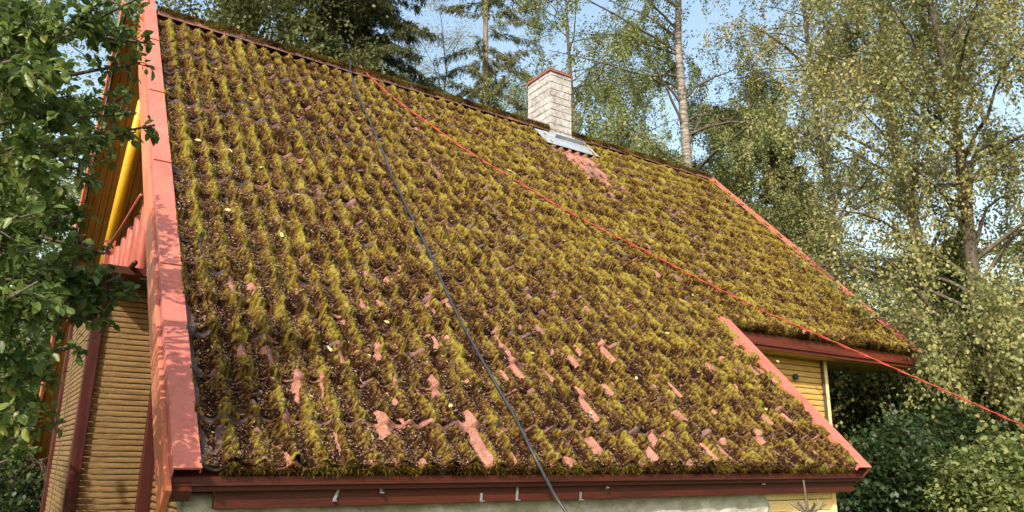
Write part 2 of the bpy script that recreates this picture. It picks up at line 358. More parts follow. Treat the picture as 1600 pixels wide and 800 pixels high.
# fringes hanging over the two eaves and the step verge
def fringe(n, x0, x1, s0):
    X = rs.uniform(x0, x1, n); k = fbm(X * 3.1, X * 0 + s0, 3, 9) > rs.uniform(-.8, .35, n); X = X[k]; s = s0 + rs.uniform(-.012, .02, len(X))
    return X, s
parts = []
for (n_, x0, x1, s0) in ((26000, .1, X1, 0.0), (26000, X1 + .15, L - .05, S2)):
    X, s = fringe(n_, x0, x1, s0); h = wave(X) + rs.uniform(-.02, .052, len(X)); hu = np.clip(.35 + .5 * fbm(X * 4, X * 0, 3, 5) + rs.normal(0, .15, len(X)), 0, 1)
    parts.append(blades(len(X), X, s, h, hu, (.012, .04), (.002, .004), 1.2, .8))
vs = [V1] + [p[0] for p in parts]; off = 0; fs = []
for v_, f_ in [(V1, F1)] + [(p[0], p[1]) for p in parts]: fs.append(f_ + off); off += len(v_)
fz = link('moss_shoots', mesh_np('moss_shoots', np.concatenate(vs), np.concatenate(fs), {'hue': np.concatenate([h1] + [p[2] for p in parts])}), M['moss'], moss)
fz['kind'] = 'stuff'

# litter: seeds, needles and leaf crumbs caught in the moss
N = 230000; X = rs.uniform(0.02, L, N); s = S * rs.beta(.9, 1.2, N); ok = ((s > S2) | (X < X1)); X, s = X[ok], s[ok]
dn = fbm(X * 2, s * 2, 3, 12) + .35 * (1 - sstep(1, 4, s)) + .25 * (-np.cos(2 * np.pi * X / WV)); ok = dn > rs.uniform(-.6, .8, len(X)); X, s = X[ok], s[ok]; n = len(X)
base = RP(X, s, mh(X, s) + .009); d = rs.normal(0, 1, (n, 3)); d -= (d @ NRM)[:, None] * NRM * .75; d /= np.linalg.norm(d, axis=1)[:, None]
sd_ = np.cross(d, NRM[None] + rs.normal(0, .5, (n, 3))); sd_ /= np.linalg.norm(sd_, axis=1)[:, None]
gs = (1 + .10 * s)[:, None]; ln = rs.uniform(.004, .011, (n, 1)) * gs; w = rs.uniform(.0015, .0045, (n, 1)) * gs
V = np.stack([base - d * ln, base - sd_ * w, base + d * ln, base + sd_ * w + NRM * .002], 1).reshape(-1, 3)
lt = link('leaf_litter', mesh_np('leaf_litter', V, np.arange(4 * n).reshape(-1, 4)), M['litter'])
tag(lt, 'pinkish brown seeds and leaf crumbs scattered through the roof moss', 'litter', None, 'stuff')

# fallen leaves: one object each
lv = [(0, 0, 0), (.010, .012, .002), (.024, .015, .005), (.040, .008, .003), (.052, 0, .006), (.040, -.009, .004), (.024, -.016, .001), (.010, -.012, .003), (.025, 0, -.003)]
lme = bpy.data.meshes.new('fallen_leaf'); lme.from_pydata(lv, [], [(8, i, i + 1) for i in range(0, 7)] + [(8, 7, 0)]); lme.materials.append(M['fallen'])
spots = [(362, 238, 1.1), (582, 676, 1.3), (800, 266, 1.8), (1082, 462, 1.5), (1140, 340, 1.3), (1300, 380, 1), (640, 245, 1), (545, 160, 1), (410, 262, 1), (315, 218, 1.3), (480, 215, 1), (335, 105, .9), (560, 186, 1), (700, 300, 1), (905, 515, 1), (925, 640, .9),
         (760, 470, 1), (660, 445, 1), (545, 470, 1), (520, 545, 1), (608, 505, .8), (578, 545, .8), (440, 372, 1.2), (418, 330, .9), (845, 470, .9), (1010, 330, 1), (1085, 300, 1), (960, 300, 1.1), (1165, 430, 1), (1230, 440, 1), (1320, 500, 1), (1250, 370, .9), (880, 380, 1), (505, 330, 1.1), (470, 300, .8), (350, 330, 1), (300, 160, 1), (390, 150, 1),
         (1110, 560, .9), (1040, 520, 1), (990, 600, .8), (1195, 640, .9), (700, 640, .8), (490, 620, .9), (755, 575, .8), (830, 560, .8), (1215, 560, .7), (1350, 478, .9), (640, 330, .9), (585, 258, .8)]
for i, (px, py, sc) in enumerate(spots):
    d = at(px, py, 1) - CAM; nn = NRM; tt_ = (nn @ (RP(0, 0, .055) - CAM)) / (nn @ d); p = CAM + d * tt_; X = p[0]; s = (p - np.array([0, 0, H])) @ UPS
    o = bpy.data.objects.new('fallen_leaf', lme); COL.objects.link(o); o.location = RP(X, s, float(mh(np.array([X]), np.array([s]))[0]) + .014)
    rot = Matrix(((1, 0, 0), (0, CA, -SA), (0, SA, CA))).to_4x4() @ Matrix.Rotation(random.uniform(0, 6.28), 4, 'Z') @ Matrix.Rotation(random.uniform(-.4, .4), 4, 'X')
    o.rotation_euler = rot.to_euler(); o.scale = (sc,) * 3
    tag(o, 'small pale yellow birch leaf lying on the roof moss', 'leaf', 'fallen leaves scattered over the mossy roof')

# ridge -------------------------------------------------------------------
def halfpipe(x0, x1, r0, r1, zc, n=10):
    vs = []; 
    for x, r in ((x0, r0), (x1, r1)):
        for k in range(n + 1):
            a = math.pi * (1.08 * k / n - .04); vs.append((x, YR - r * math.cos(a) * 1.05, zc + r * math.sin(a) * .95))
        for k in range(n, -1, -1):
            a = math.pi * (1.08 * k / n - .04); q = r - .014; vs.append((x, YR - q * math.cos(a) * 1.05, zc + q * math.sin(a) * .95))
    m = 2 * (n + 1); fs = [(k, (k + 1) % m, m + (k + 1) % m, m + k) for k in range(m)]
    fs += [tuple((k, k + 1, m - 2 - k, m - 1 - k)) for k in range(n)] + [tuple((m + k, m + m - 1 - k, m + m - 2 - k, m + k + 1)) for k in range(n)]
    return vs, fs
ridge = MB(); x = 0.02; k = 0
while x < L - .02:
    x1 = min(x + .42, L); v_, f_ = halfpipe(x, x1, .118, .104, ZR - .005 + random.uniform(-.006, .006)); ridge.add(v_, f_); x += .385
rc = ridge.build('ridge_cap', M['tile'], house, 0, False); at_ = rc.data.attributes.new('clean', 'FLOAT', 'POINT')
at_.data.foreach_set('value', np.clip(.5 + rs.normal(0, .3, len(rc.data.vertices)), 0, 1).astype(np.float32))
# moss cushions and shoots on the ridge
n = 90000; X = rs.uniform(.02, L, n); a = rs.uniform(.02, .95, n) * np.pi; k = fbm(X * 2.3, a * .7, 3, 21) > rs.uniform(-1.1, .1, n); X, a = X[k], a[k]; n = len(X)
base = np.stack([X, YR - .125 * np.cos(a), ZR + .112 * np.sin(a) + .004], -1); nn = np.stack([0 * a, -np.cos(a), np.sin(a)], -1)
d = nn * .7 + rs.normal(0, .5, (n, 3)); d /= np.linalg.norm(d, axis=1)[:, None]; sdv = np.cross(d, rs.normal(0, 1, (n, 3))); sdv /= np.linalg.norm(sdv, axis=1)[:, None]
ln = rs.uniform(.012, .034, (n, 1)); w = rs.uniform(.003, .006, (n, 1)); base -= nn * .006
rm = link('ridge_moss', mesh_np('ridge_moss', np.stack([base - sdv * w, base + sdv * w, base + d * ln], 1).reshape(-1, 3), np.arange(3 * n).reshape(-1, 3),
     {'hue': np.repeat(np.clip(.42 + .5 * fbm(X * 3, a, 3, 22) + rs.normal(0, .15, n), 0, 1), 3)}), M['moss'], moss); rm['kind'] = 'stuff'

# far slope: deck, soffit and barge -----------------------------------------
DWN = np.array([0, CA, -SA]); NF = np.array([0, SA, CA]); XF = -.33
fp = lambda X, t, h=0: np.array([X, YR, ZR]) + DWN * t + NF * h
m = MB(); m.beam(fp(XF + .05, .02), fp(XF + .05, 6.8), (1, 0, 0), NF, 0, L - XF - .1, -.03, .03); m.build('far_roof_slope', M['dark_red'], house)
m = MB()
for k in range(18):
    m.beam(fp(XF + .06 + k * .075, .05), fp(XF + .06 + k * .075, 6.75), (1, 0, 0), NF, 0, .069, -.075 - .004 * (k % 2), -.035)
m.build('soffit', M['soffit'], house)
m = MB(); m.beam(fp(XF, -.1), fp(XF, 6.85), (1, 0, 0), NF, 0, .035, -.17, .05); m.build('barge_board', M['salmon_side'], house, .004)
m = MB(); t = 0.25
# near left verge: metal cap in overlapping lengths over a board
for (s0, s1, dz) in ((-.035, 1.62, 0), (1.61, 2.98, .006), (2.97, 4.30, .012), (4.29, 5.62, .018), (5.61, 7.20, .024)):
    m = MB(); a_, b_ = RP(0, s0), RP(0, s1)
    m.beam(a_, b_, (1, 0, 0), NRM, -.118, .006, .052 + dz, .060 + dz)            # flat top
    m.beam(a_, b_, (1, 0, 0), NRM, .000, .006, .030 + dz, .052 + dz)             # inner lip
    m.beam(a_, b_, (1, 0, 0), NRM, -.118, -.112, -.005 + dz, .052 + dz)          # outer upstand
    m.beam(a_ , b_, (1, 0, 0), NRM, -.134, -.118, -.015 + dz, -.005 + dz)
    lp = RP(0, s0); m.beam(lp, lp + UPS * .010, (1, 0, 0), NRM, -.119, .007, .058 + dz, .066 + dz)
    o = m.build('verge_cap', M['salmon'], house, .0015)
m = MB(); m.beam(RP(0, -.10), RP(0, 7.1), (1, 0, 0), NRM, -.140, -.112, -.185, -.008)
m.build('barge_board', M['salmon_side'], house, .003)
m = MB(); m.beam(RP(0, -.085), RP(0, 6.7), (1, 0, 0), NRM, -.110, -.02, -.10, -.03); m.build('verge_rafter', M['dark_red'], house)
# near slope deck / underside boards
m = MB(); m.beam(RP(0, 0.0), RP(0, 6.55), (1, 0, 0), NRM, -.02, X1 - .02, -.05, -.024); m.beam(RP(0, S2), RP(0, 6.55), (1, 0, 0), NRM, X1 - .018, L - .03, -.05, -.024)
m.build('roof_deck', M['dark_red'], house)
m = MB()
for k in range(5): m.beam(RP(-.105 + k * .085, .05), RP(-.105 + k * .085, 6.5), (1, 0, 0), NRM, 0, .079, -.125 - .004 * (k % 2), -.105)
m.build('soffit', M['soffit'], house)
# lower right verge cap
m = MB(); m.beam(RP(0, -.03), RP(0, S2 + .04), (1, 0, 0), NRM, X1 - .03, X1 + .155, .062, .070)
m.beam(RP(0, -.03), RP(0, S2 + .03), (1, 0, 0), NRM, X1 + .149, X1 + .155, -.10, .062); m.beam(RP(0, -.03), RP(0, S2 + .03), (1, 0, 0), NRM, X1 - .03, X1 - .024, .03, .062)
m.build('verge_cap', M['salmon'], house, .0015)
m = MB(); m.beam(RP(0, -.02), RP(0, S2 - .05), (1, 0, 0), NRM, X1 + .0, X1 + .14, -.14, .02); m.build('barge_board', M['dark_red'], house)
# upper right verge: low cap with a raised outer roll
for (s0, s1, dz) in ((S2 - .05, 4.3, 0), (4.29, S + .04, .005)):
    m = MB(); m.beam(RP(0, s0), RP(0, s1), (1, 0, 0), NRM, L - .06, L + .06, .055 + dz, .062 + dz)
    m.beam(RP(0, s0), RP(0, s1), (1, 0, 0), NRM, L + .06, L + .10, .03 + dz, .078 + dz)
    m.beam(RP(0, s0), RP(0, s1), (1, 0, 0), NRM, L + .094, L + .10, -.12, .03); m.build('verge_cap', M['salmon'], house, .002)

# eaves ----------------------------------------------------------------------
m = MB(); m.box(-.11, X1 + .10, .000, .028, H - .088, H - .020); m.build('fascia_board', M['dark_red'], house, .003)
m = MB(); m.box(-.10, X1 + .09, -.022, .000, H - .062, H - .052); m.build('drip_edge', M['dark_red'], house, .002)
m = MB(); m.box(.10, X1 + .02, .040, .085, H - .172, H - .080); m.build('eave_beam', M['dark_red'], house, .004)
m = MB(); m.box(X1 + .02, X1 + .06, .045, .4, H - .165, H - .09); m.build('beam_end', M['dark_red'], house, .004)
y2, z2 = S2 * CA, S2 * SA + H
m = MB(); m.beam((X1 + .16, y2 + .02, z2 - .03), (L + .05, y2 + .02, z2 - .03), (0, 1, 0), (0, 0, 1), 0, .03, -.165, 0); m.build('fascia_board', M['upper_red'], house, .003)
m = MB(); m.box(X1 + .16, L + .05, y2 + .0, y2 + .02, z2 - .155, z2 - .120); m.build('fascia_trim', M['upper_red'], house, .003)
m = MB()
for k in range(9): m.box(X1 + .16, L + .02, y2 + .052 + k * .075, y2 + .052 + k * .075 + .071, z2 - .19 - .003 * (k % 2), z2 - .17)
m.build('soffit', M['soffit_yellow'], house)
m = MB(); m.box(L - .12, L + .08, y2 + .055, y2 + .6, z2 - .165, z2 + .05); m.build('eave_return', M['upper_red'], house)

# gutter hooks under the lower eave
for (px, py, tilt, lg) in ((526, 772, .35, .075), (595, 766, 0, .03), (752, 777, .05, .045), (808, 770, .03, .085), (907, 775, .05, .05), (1154, 752, 1.2, .03), (948, 762, 1.3, .02), (1192, 756, 1.2, .03)):
    d = at(px, py, 1) - CAM; t = (.030 - CAM[1]) / d[1]; p = CAM + d * t; dx = math.sin(tilt); dz = -math.cos(tilt); e = p + np.array([-dx * lg / 2, 0, dz * lg / 2]); q = p - (e - p)
    m = MB(); m.beam(q, e, (1, 0, 0) if abs(dz) > .5 else (0, 0, 1), (0, 1, 0), -.008, .008, -.004, .004); m.beam(e, e + np.array([0, -.03, .004]), (1, 0, 0), (0, 0, 1), -.008, .008, -.003, .003)
    m.build('gutter_hook', M['steel'], house, .001)

# walls --------------------------------------------------------------------
def siding(name, a, b, z0, z1, mat, parent, nrm, pitch=.052, clip=None, thick=.02, gap=.0035):
    """horizontal half-round boards between plan points a and b"""
    a = np.array(a, float); b = np.array(b, float); nrm = np.array(nrm, float); m = MB(); z = z0; k = 0
    while z < z1 - .01:
        zt = min(z + pitch, z1); u0, u1 = (0, 1) if clip is None else clip((z + zt) / 2)
        if u1 > u0:
            p = a + (b - a) * u0; q = a + (b - a) * u1; jit = random.uniform(-.0022, .0022)
            prof = [(z + gap / 2, -.012), (z + gap / 2 + .003, thick * .6 + jit), (z + (zt - z) * .3, thick + jit), (z + (zt - z) * .7, thick + jit), (zt - gap / 2 - .003, thick * .6 + jit), (zt - gap / 2, -.012)]
            vs = [(P_[0] + nrm[0] * o_, P_[1] + nrm[1] * o_, zz) for P_ in (p, q) for zz, o_ in prof]; n = len(prof)
            m.add(vs, [(i, i + 1, n + i + 1, n + i) for i in range(n - 1)] + [tuple(range(n))[::-1], tuple(range(n, 2 * n))])
        z = zt; k += 1
    # dark backing sheet behind the grooves is part of the same wall
    return m.build(name, mat, parent)
GA = .30; YB = 2.82; XB = -.25
def core(m, x0, x1, y0, y1, z0, z1): m.box(x0, x1, y0, y1, z0, z1)
zroof = lambda y: H + y * SA / CA
# masonry front wall under the lower eave, wavy right end
m = MB(); nx, nz = 220, 60
xsw = np.linspace(-.02, 4.22, nx); zsw = np.linspace(0, H - .10, nz); A, B = np.meshgrid(xsw, zsw, indexing='ij')
A2 = A + np.where(A > 4.0, (A - 4.0) / .22 * .06 * pnoise(B * 9, B * 0 + 2), 0)
Yw = .13 - .028 * fbm(A * 3, B * 6, 4, 31) - .012 * fbm(A * 14, B * 14, 2, 32)
V = np.stack([A2, Yw, B], -1).reshape(-1, 3); ii, jj = np.meshgrid(np.arange(nx - 1), np.arange(nz - 1), indexing='ij'); b0 = (ii * nz + jj).ravel()
w_ = link('masonry_wall', mesh_np('masonry_wall', V, np.stack([b0, b0 + nz, b0 + nz + 1, b0 + 1], -1)), M['wall_plaster'], house, True)
sm = w_.modifiers.new('s', 'SOLIDIFY'); sm.thickness = .12; sm.offset = -1
siding('wall', (4.1, .17), (5.10, .17), 0, H - .09, M['cream'], house, (0, -1), .085, None, .012, .003)
m = MB(); m.box(5.085, 5.13, .14, .3, 0, H - .1); m.build('corner_trim', M['cream'], house, .003)
m = MB(); m.box(4.735, 4.75, .145, .158, 0, H - .09); m.build('downlead', M['dark_red'], house)
m = MB(); m.box(.02, 5.1, .27, .35, 0, H - .08); m.box(5.02, 5.1, .35, 2.2, 0, H + .0); m.build('wall_core', M['dark_red'], house)
# gable wall (faces left)
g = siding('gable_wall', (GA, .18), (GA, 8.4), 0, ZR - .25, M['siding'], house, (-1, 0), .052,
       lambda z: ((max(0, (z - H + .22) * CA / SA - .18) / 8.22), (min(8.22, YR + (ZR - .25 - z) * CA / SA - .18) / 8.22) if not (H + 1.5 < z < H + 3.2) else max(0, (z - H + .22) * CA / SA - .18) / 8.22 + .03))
siding('loggia_wall', (.30, 6.05), (.85, 6.05), H + 1.5, H + 3.1, M['siding'], house, (0, -1), .10)
m = MB(); m.box(.85, .90, 3.6, 6.1, H + 1.45, H + 3.1); m.box(.33, .85, 3.6, 6.1, H + 1.42, H + 1.47); m.build('loggia_lining', M['soffit'], house)
# projecting bay under the balcony
siding('bay_wall', (XB, YB), (GA - .02, YB), 0, H + 1.36, M['siding'], house, (0, -1), .043, None, .0055, .0035)
siding('bay_wall', (XB, YB + .02), (XB, 5.2), 0, H + 1.36, M['siding'], house, (-1, 0), .043, None, .0055, .0035)
for (x0, x1, y0, y1, z1) in ((XB - .05, XB + .035, YB - .05, YB + .03, H + 1.40), (.185, .30, YB - .07, YB + .0, H + 1.40), (XB - .04, XB + .03, 5.2, 5.29, H + 1.36)):
    m = MB(); m.box(x0, x1, y0, y1, 0, z1); m.build('corner_post', M['post_red'], house, .006)
m = MB(); m.box(XB - .028, XB - .022, YB + .10, YB + .115, 0, H + 1.3); m.box(XB - .028, XB - .022, 4.3, 4.32, 0, H + 1.3); m.build('batten', M['bark'], house)
m = MB(); m.box(XB - .07, .30, YB - .35, 5.35, H + 1.40, H + 1.46); m.build('balcony_floor', M['dark_red'], house, .004)
# balcony railing
m = MB(); m.tube([(-.09, 4.9, H + 2.14), (-.10, 3.6, H + 2.07), (-.11, 2.5, H + 2.05)], .017, 8); m.build('hand_rail', M['log_red'], house, 0, True)
m = MB(); m.tube([(-.09, 4.9, H + 1.56), (-.11, 2.3, H + 1.46)], .020, 8); m.build('bottom_rail', M['post_red'], house, 0, True)
for k in range(6):
    y = 4.62 - k * .40; m = MB(); r = random.uniform(.046, .056)
    m.tube([(-.03, y, H + 1.42), (-.03, y + .01, H + 1.5), (-.03, y - .01, H + 1.8), (-.03, y, H + 2.01), (-.03, y, H + 2.03)], [r * .9, r, r * .97, r * .92, r * .6], 10); m.build('baluster', M['log_red'], house, 0, True)
m = MB(); m.box(-.10, -.01, 4.9, 5.0, H + 1.4, H + 2.25); m.build('railing_post', M['log_red'], house, .004)
# yellow pole under the far soffit
m = MB(); m.tube([fp(.06, .9, -.27), fp(.05, 3.9, -.27)], [.055, .06], 12); m.build('yellow_pole', M['yellow'], house, 0, True)

# main wall under the upper right eave
YW = y2 + .30; XW = 7.38
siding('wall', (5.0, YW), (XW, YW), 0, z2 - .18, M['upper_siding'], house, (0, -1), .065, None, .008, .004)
m = MB(); m.box(XW - .06, XW - .02, YW - .035, YW - .018, 0, z2 - .19); m.build('corner_trim', M['bark'], house, .002)
m = MB(); m.box(XW - .018, XW + .05, YW - .03, YW + .05, 0, z2 - .19); m.build('corner_trim', M['cream'], house, .003)
m = MB(); m.tube([(6.80, YW - .05, z2 - .42), (6.80, YW - .018, z2 - .42)], .035, 14); m.build('vent', M['black'], house)
m = MB(); m.box(5.0, XW, YW + .02, YW + .1, 0, z2 - .1); m.box(XW - .08, XW, YW + .1, 8.3, 0, z2 - .1); m.build('wall_core', M['dark_red'], house)
m = MB(); m.box(.42, XW, 8.4, 8.5, 0, H + 1.0); m.build('rear_wall', M['siding'], house)

# chimney -------------------------------------------------------------------
cx0, cx1, cy0, cy1 = 5.385, 5.785, 4.44, 5.03; cz0 = ZR - .55; cz1 = ZR + .99
core_ = MB(); core_.box(cx0 + .008, cx1 - .008, cy0 + .008, cy1 - .008, cz0, cz1)
ch = core_.build('chimney', M['mortar'], house); ch['label'] = 'whitewashed brick chimney with weathered lower courses beside the ridge'
m = MB(); z = cz0; k = 0; ph = .112
while z < cz1 - .03:
    zt = z + ph - .010
    def face(u0, u1, fn):
        us = []; u = u0 - (0 if k % 2 else .125)
        while u < u1:
            a = max(u, u0); b = min(u + .24, u1)
            if b - a > .02: us.append((a, b))
            u += .25
        for a, b in us: fn(a, b)
    j = lambda: random.uniform(-.0025, .0035)
    def fy(a, b): q = j(); m.box(a + .003, b - .003, cy0 - q, cy0 + .06, z, min(zt, cz1)); m.box(a + .003, b - .003, cy1 - .06, cy1 + q, z, min(zt, cz1))
    def fx(a, b): q = j(); m.box(cx0 - q, cx0 + .06, a + .003, b - .003, z, min(zt, cz1)); m.box(cx1 - .06, cx1 + q, a + .003, b - .003, z, min(zt, cz1))
    face(cx0 + .001, cx1 - .001, fy); face(cy0 + .062, cy1 - .062, fx); z += ph; k += 1
bk = m.build('brickwork', M['brick'], ch, .004)
m = MB(); m.box(cx0 - .02, cx1 + .02, cy0 - .02, cy1 + .02, cz1 + .002, cz1 + .014); m.box(cx0 - .02, cx0 - .014, cy0 - .02, cy1 + .02, cz1 - .03, cz1 + .002); m.box(cx0 - .014, cx1 + .02, cy0 - .02, cy0 - .014, cz1 - .03, cz1 + .002)
m.build('chimney_cap', M['cap_red'], ch, .002)
m = MB(); m.box(cx0 - .025, cx1 + .03, cy0 - .03, cy0 - .002, RP(0, (cy0 + .02) / CA)[2] - .1, RP(0, (cy0) / CA)[2] + .10); m.build('chimney_base', M['brick'], ch, .003)
m = MB(); fl = [RP(5.06, 6.42, .075), RP(5.06, 5.97, .075), RP(6.02, 5.97, .075), RP(6.02, 6.47, .075)]; fl2 = [p + NRM * -.006 for p in fl]
m.add(list(fl) + fl2, [(0, 1, 2, 3), (7, 6, 5, 4), (0, 4, 5, 1), (1, 5, 6, 2), (2, 6, 7, 3), (3, 7, 4, 0)]); m.beam(RP(5.36, 6.28, .077), RP(5.88, 6.28, .077), UPS, NRM, 0, .018, 0, .05)
m.build('flashing', M['zinc'], ch, .002)

# ropes ------------------------------------------------------------------------
def smooth(pts, n=6):
    pts = [np.array(p, float) for p in pts]; out = []
    P_ = [2 * pts[0] - pts[1]] + pts + [2 * pts[-1] - pts[-2]]
    for i in range(1, len(P_) - 2):
        a, b, c, d = P_[i - 1:i + 3]
        for k in range(n):
            t = k / n; out.append(.5 * ((2 * b) + (-a + c) * t + (2 * a - 5 * b + 4 * c - d) * t * t + (-a + 3 * b - 3 * c + d) * t ** 3))
    out.append(pts[-1]); return out
bl = [(2.262, 6.62, .16), (2.235, 6.42, .10), (2.166, 5.814, .085), (2.078, 4.557, .085), (1.987, 3.476, .088), (1.939, 2.312, .09), (1.889, 1.52, .09), (1.891, .974, .088), (1.902, .357, .095)]
pts = [np.array([2.30, YR + .35, ZR - .22]), np.array([2.28, YR + .03, ZR + .13])] + [RP(*p) for p in bl] + [RP(1.900, .03, .085), at(866, 772, 4.47), at(886, 803, 4.40), at(920, 860, 4.25), at(960, 1000, 4.0)]
m = MB(); m.tube(smooth(pts), .0098, 8); tag(m.build('black_cable', M['black'], None, 0, True), 'thick black cable running down the mossy roof and over the lower eave', 'cable')
m = MB()
rd = [(2.471, 6.538, .10), (2.699, 5.934, .078), (2.995, 5.364, .078), (3.306, 4.79, .078), (3.716, 4.312, .078), (4.077, 3.864, .078), (4.476, 3.513, .078), (5.023, 3.104, .08), (5.42, 2.775, .08), (5.933, 2.40, .082), (6.225, 2.235, .07)]
pts = [np.array([2.36, YR + .4, ZR - .25]), np.array([2.41, YR + .02, ZR + .135])] + [RP(*p) for p in rd]
for off_ in (-.009, .009):
    # two strands twisted together
    sp = smooth(pts, 14) ; e0 = sp[-1]; e1 = at(1640, 684, 8.2)
    run = [e0 + (e1 - e0) * t - np.array([0, 0, -.01 * 4 * t * (1 - t)]) for t in np.linspace(0, 1, 60)][1:]
    sp = sp + run; q = []
    for i, p in enumerate(sp):
        ang = i * .75 + (0 if off_ > 0 else math.pi); q.append(p + np.array([0, math.sin(ang), math.cos(ang)]) * .0065)
    m.tube(q, .0062, 6)
tag(m.build('red_rope', M['rope'], None, 0, True), 'taut twisted red rope crossing the roof from the ridge to the right', 'rope')

# ------------------------------------------------------------------ vegetation
rt = np.random.RandomState(5)
def leaves_mesh(P, D, size, wid, near=False, up=None, flat=.6):
    """folded leaf blades at P pointing along D"""
    n = len(P); D = D / (np.linalg.norm(D, axis=1)[:, None] + 1e-9)
    ref = rt.normal(0, 1, (n, 3)) * (1 - flat); ref[:, 2] += flat
    W = np.cross(D, ref); W /= np.linalg.norm(W, axis=1)[:, None] + 1e-9; Nn = np.cross(W, D)
    sz = size * rt.uniform(.65, 1.25, (n, 1)); w = sz * wid
    if not near:
        V = np.stack([P, P + D * sz * .45 + W * w * .5 + Nn * sz * .08, P + D * sz, P + D * sz * .45 - W * w * .5 + Nn * sz * .08], 1).reshape(-1, 3)
        i = np.arange(n)[:, None] * 4
        return V, np.concatenate([i + np.array([[0, 1, 2, 3]])], 0)
    cv = rt.uniform(-.28, .05, (n, 1)); prof = [(.0, 0, 0), (.18, .36, .07), (.5, .5, .10), (.8, .3, .06), (1.0, 0, 0), (.8, -.3, .06), (.5, -.5, .10), (.18, -.36, .07), (.5, 0, 0.0)]
    V = np.stack([P + D * sz * a + W * w * b + Nn * sz * (c + cv * a * a) for a, b, c in prof], 1).reshape(-1, 3)
    i = np.arange(n)[:, None] * 9
    F = np.concatenate([i + np.array([[0, 1, 2, 8]]), i + np.array([[8, 2, 3, 4]]), i + np.array([[8, 4, 5, 6]]), i + np.array([[0, 8, 6, 7]])], 0)
    return V, F

def limb(p0, d0, length, nseg, droop, wob):
    p = np.array(p0, float); d = np.array(d0, float); d /= np.linalg.norm(d); out = [p.copy()]
    for i in range(nseg):
        d = d + rt.normal(0, wob, 3) + np.array([0, 0, droop]); d /= np.linalg.norm(d); p = p + d * length / nseg; out.append(p.copy())
    return out
def along(poly, t):
    f = t * (len(poly) - 1); i = min(int(f), len(poly) - 2); u = f - i
    return poly[i] * (1 - u) + poly[i + 1] * u, poly[i + 1] - poly[i]

def sample(segs, cnts, jit, dj, down):
    """leaf points and directions spread along many twig polylines"""
    A_ = np.array([p[:-1] for p in segs]); B_ = np.array([p[1:] for p in segs]); n, k, _ = A_.shape
    ti = np.repeat(np.arange(n), cnts); m_ = len(ti); si = rt.randint(0, k, m_); u = rt.uniform(0, 1, (m_, 1))
    a = A_[ti, si]; d = B_[ti, si] - a; P = a + d * u + rt.normal(0, jit, (m_, 3)); d = d / (np.linalg.norm(d, axis=1)[:, None] + 1e-9)
    D = d + rt.normal(0, dj, (m_, 3)); D[:, 2] -= down; return P, D

def broadleaf(name, base, h, label, cat, leafmat, barkmat, r=.14, t0=.25, nb=26, blen=3.0, ns=9, weep=0.0, leaf=.05, wid=.7, per=26, lean=(0, 0), spread=.16, group=None, ang=(.5, 1.1), shape='oval', near=False, bend=.02, top=.25, strandlen=(.5, 1.4), avoid=None, twig=.006, hang=3):
    base = np.array(base, float); root = empty(name, tuple(base)); tag(root, label, cat, group)
    tr = [base + np.array([lean[0] * t, lean[1] * t, h * t]) + (np.array([*rt.normal(0, bend * h, 2), 0]) * (t > 0)) * .3 for t in np.linspace(0, 1, 9)]
    trunk = MB(); trunk.tube(tr, [r * (1 - .92 * t) + .010 for t in np.linspace(0, 1, 9)], 8); wood = MB() if barkmat is not M['bark'] else trunk; S4 = []
    for b in range(nb):
        t = t0 + (1 - t0) * ((b + rt.uniform(0, 1)) / nb); p, _ = along(tr, t); az = rt.uniform(0, 2 * math.pi) if b % 3 else b * 2.4
        el = rt.uniform(*ang); u = (t - t0) / (1 - t0)
        ln = blen * (math.sin(math.pi * (.18 + .72 * u)) if shape == 'oval' else (1 - u) * .85 + top) * rt.uniform(.7, 1.15)
        d = np.array([math.cos(az) * math.cos(el), math.sin(az) * math.cos(el), math.sin(el)])
        lb = limb(p, d, ln, 7, -.05 - .06 * weep, .12); rr = r * (1 - .85 * t) * .32 + .006
        wood.tube(lb, [rr * (1 - .85 * k / 7) + .002 for k in range(8)], 5, False)
        for q in range(ns):
            tt = rt.uniform(.2, 1); sp, sdir = along(lb, tt); sdir = sdir / np.linalg.norm(sdir)
            sdv = sdir + rt.normal(0, .75, 3); sl = ln * rt.uniform(.18, .42)
            tw = limb(sp, sdv, sl, 4, -.03 - .14 * weep, .2); wood.tube(tw, [twig, twig * .8, twig * .6, twig * .4, twig * .2], 3, False)
            S4.append(tw)
            if weep > .3:
                for hh in range(hang):
                    st, _ = along(tw, rt.uniform(.1, 1)); hg = limb(st, np.array([rt.normal(0, .35), rt.normal(0, .35), -.5]), rt.uniform(*strandlen) * weep, 4, -.45, .10)
                    wood.tube(hg, [.0022, .002, .0016, .0012, .0008], 3, False); S4.append(hg)
    P_, D_ = sample(S4, np.maximum(0, rt.poisson(per * (1.45 if weep > .3 else 1) * rt.gamma(2.2, .45, len(S4)))), spread if weep <= .3 else spread * .38, .65, .25)
    if avoid is not None: k = avoid(P_); P_, D_ = P_[k], D_[k]
    V, F = leaves_mesh(P_, D_, leaf, wid, near)
    trunk.build('trunk', barkmat, root, 0, True)
    if wood is not trunk: wood.build('branches', M['bark'], root, 0, True)
    link('crown', mesh_np('crown', V, F), leafmat, root)
    return root

